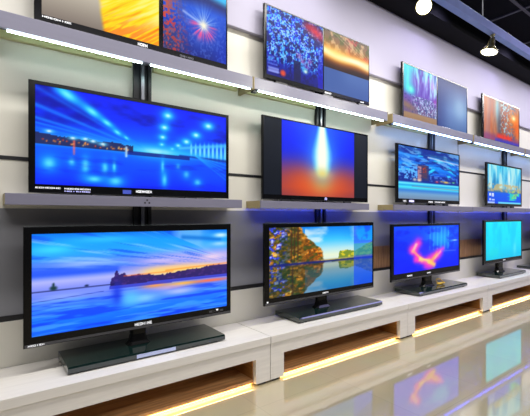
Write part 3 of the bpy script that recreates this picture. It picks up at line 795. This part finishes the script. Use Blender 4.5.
t = tv('television split between a yellow feather and a firework burst, at the top left', .300, 1.742, 2.606, 3.335, 2.86, (.342, 1.728, 2.655, 3.305), [(0, .567, pic_feather(), 'picture of a yellow feather on beige'), (.592, 1, pic_firework(), 'picture of a firework burst on blue and orange')], GT, None)
ox, oz = t.location.x, t.location.z
marks('brand_mark', 'adbe', .965-ox, 1.04-ox, -.0004, .012, .034, M_mark, t, 'small white lettering')
marks('caption_mark', 'dabcefd', 1.30-ox, 1.42-ox, -.0004, .014, .028, M_chrome, t, 'small grey lettering')
marks('caption_mark', 'adbdacdb', .345-ox, .52-ox, -.0004, .032, .043, M_mark, t, 'tiny white caption')
top_feet(t, (.7, 1.4))
t = tv('television split between a speckled blue tree and golden light, on the second upper shelf', 2.139, 3.663, 2.632, 3.328, 2.86, (2.165, 3.652, 2.672, 3.315), [(0, .497, pic_bluetree(), 'picture of a speckled blue tree'), (.508, 1, pic_gold(), 'picture of a golden streak over blue grey')], GT, None)
ox, oz = t.location.x, t.location.z
marks('brand_mark', 'dab', 2.93-ox, 3.03-ox, -.0004, .006, .024, M_mark, t, 'small white lettering')
marks('caption_mark', 'ad', 3.5-ox, 3.56-ox, -.0004, .008, .022, M_mark, t, 'tiny white lettering')
top_feet(t, (2.98, 3.55), M_grey); top_feet(t, (2.35,))
t = tv('television split between a violet forest and a blank blue half, on the third upper shelf', 4.317, 6.010, 2.592, 3.310, 2.86, (4.345, 5.990, 2.612, 3.292), [(0, .478, pic_forest(), 'picture of a violet and cyan forest'), (.497, 1, pic_blank(), 'blank blue grey picture')], GT, None)
ox, oz = t.location.x, t.location.z
marks('brand_mark', 'badbad', 5.28-ox, 5.5-ox, -.0004, .008, .022, M_mark, t, 'small white lettering')
top_feet(t, (4.7, 5.6))
t = tv('television showing an orange dusk picture, on the fourth upper shelf', 6.506, 7.974, 2.588, 3.326, 2.86, (6.558, 7.951, 2.616, 3.300), [(0, 1, pic_dusk(), 'picture of an orange dusk')], GT, None)
ox, oz = t.location.x, t.location.z
marks('brand_mark', 'd', 7.1-ox, 7.15-ox, -.0004, .006, .024, M_mark, t, 'small white mark')
top_feet(t, (6.9, 7.6))

# yellow cable lying beside the stand of the third television
bm = bmesh.new()
pts = []
for i in range(60):
    a = i/60*4*math.pi
    r = .055 + .012*math.sin(i*.5)
    pts.append((5.02 + r*1.3*math.cos(a), -.255 + .6*r*math.sin(a), .442 + .012*(i/60) + .05*max(0, math.sin(a))*(i > 30)))
prev = None
for k, (x, y, z) in enumerate(pts):
    ring = [bm.verts.new((x + .007*math.cos(q)*.5, y + .007*math.cos(q), z + .007*math.sin(q))) for q in [j*math.pi/3 for j in range(6)]]
    if prev:
        for i in range(6): bm.faces.new((prev[i], prev[(i+1) % 6], ring[(i+1) % 6], ring[i]))
    prev = ring
tag(build('coiled_cable', bm, M_yellow, None, smooth=True), 'small yellow coil of cable on the base of the pink flame television', 'cable')

# ------------------------------------------------------------------ lighting track and spotlights
t = thing('lighting_track', 'pale blue ceiling track bar hung on thin rods near the spotlights', 'lighting track', (4.0, -1.3, 3.14))
bx('track_bar', -6, 9, -.03, .03, 0, .085, M_track, t, .004)
for x in (-2.5, -.127, 2.3, 4.7):
    bm = bmesh.new(); lathe(bm, [(.006, .085), (.006, 1.03)], x, 0, 8)
    build('hanging_rod', bm, M_chrome, t)
def spotlight(loc, drop, label, direction, sc=1.0, tall=1.0):
    from mathutils import Vector
    t = thing('track_spotlight', label, 'spotlight', loc, 'spotlights on the ceiling track')
    bm = bmesh.new(); lathe(bm, [(0, 0), (.022, 0), (.022, -.012), (.010, -.014), (.010, -drop), (0, -drop)], 0, 0, 16)
    build('mount', bm, M_lampgold, t, smooth=False)
    q = (-Vector(direction)).to_track_quat('Z', 'Y')
    def head(prof, name, m):
        bm = bmesh.new(); lathe(bm, prof, 0, 0, 24)
        o = build(name, bm, m, t, smooth=True)
        o.location = (0, 0, -drop); o.rotation_euler = q.to_euler(); o.scale = (sc, sc, sc*tall)
        return o
    head([(0, .004), (.022, .002), (.028, -.02), (.030, -.035), (.036, -.06), (.062, -.088), (.078, -.105), (.080, -.114), (.074, -.114), (.06, -.09), (0, -.08)], 'housing', M_lampgold)
    o = head([(0, -.104), (.072, -.104), (.070, -.112), (.04, -.119), (0, -.121)], 'bulb', M_bulb)
    o['label'] = 'glowing warm white bulb face'
    return t
spotlight((2.855, -1.3, 3.139), .11, 'glowing ceiling spotlight facing the camera, at the top edge of the photo', (-2.84, -1.7, -2.2), .78)
spotlight((4.085, -1.3, 3.139), .03, 'brass spotlight seen from the side, hanging below the pale blue track', (-.20, .15, -1), 1.0, 1.3)

# ------------------------------------------------------------------ lights
def light(kind, name, loc, energy, col, rot=(0, 0, 0), **kw):
    d = bpy.data.lights.new(name, kind)
    d.energy = energy; d.color = col
    for k, v in kw.items(): setattr(d, k, v)
    o = bpy.data.objects.new(name, d); C.objects.link(o)
    o.location = loc; o.rotation_euler = rot
    return o
def aim(o, target):
    from mathutils import Vector
    o.rotation_euler = (Vector(target) - o.location).to_track_quat('-Z', 'Y').to_euler()
a = light('AREA', 'overhead_fill', (4.5, -1.25, 4.0), 330, (1.0, .97, .93), shape='RECTANGLE', size=13, size_y=.25)  # added overhead fill for bench tops and shelf shadows, no fitting modelled
a = light('AREA', 'overhead_fill', (3.0, -4.6, 4.0), 230, (1.0, .96, .92), shape='RECTANGLE', size=8, size_y=1.5)  # added fill from the room side for the bench fronts
a = light('AREA', 'overhead_fill', (8.5, -2.8, 4.0), 90, (.50, .48, 1.0), shape='RECTANGLE', size=5, size_y=1.0)  # added violet fill, tints the upper wall at the right
for x in (.45, 2.7, 4.95, 7.1, 9.2):
    s = light('SPOT', 'wall_washer', (x, -.62, 4.05), 20, (.95, .93, 1.0) if x < 4 else (.66, .60, 1.0), spot_size=math.radians(140), spot_blend=1.0, shadow_soft_size=.05)
    aim(s, (x - .3, -.05, 2.8))
for x, tgt, e in ((2.81, (2.2, -.1, 2.6), 25), (4.07, (3.6, -.1, 2.6), 25)):
    s = light('SPOT', 'spot_beam', (x, -1.3, 2.9), e, (1.0, .98, .85), spot_size=math.radians(75), spot_blend=.6, shadow_soft_size=.05)
    aim(s, tgt)
for x0, x1 in ((-.03, 1.910), (1.916, 3.838), (3.844, 5.794), (5.800, 7.750), (7.756, 9.700)):
    a = light('AREA', 'strip_glow', (.5*(x0+x1), -.498, .026), 1.5, (1.0, .68, .24), shape='RECTANGLE', size=x1-x0-.30, size_y=.010)
    a.rotation_euler = (math.radians(15), 0, 0)

w = bpy.data.worlds.new('World'); scene.world = w
w.use_nodes = True
bg = w.node_tree.nodes['Background']
bg.inputs['Color'].default_value = (.75, .8, 1.0, 1); bg.inputs['Strength'].default_value = .07

# ------------------------------------------------------------------ camera
cam = bpy.data.cameras.new('Camera')
co = bpy.data.objects.new('Camera', cam); C.objects.link(co)
co.location = (0, -3.0, 1.35)
co.rotation_euler = (math.radians(90), 0, -math.radians(36.87))
cam.sensor_width = 36.0
cam.lens = 386/530*36
cam.shift_y = 8/530
cam.clip_start = 0.05
scene.camera = co
scene.view_settings.view_transform = 'Standard'
scene.view_settings.look = 'None'
scene.view_settings.exposure = 0
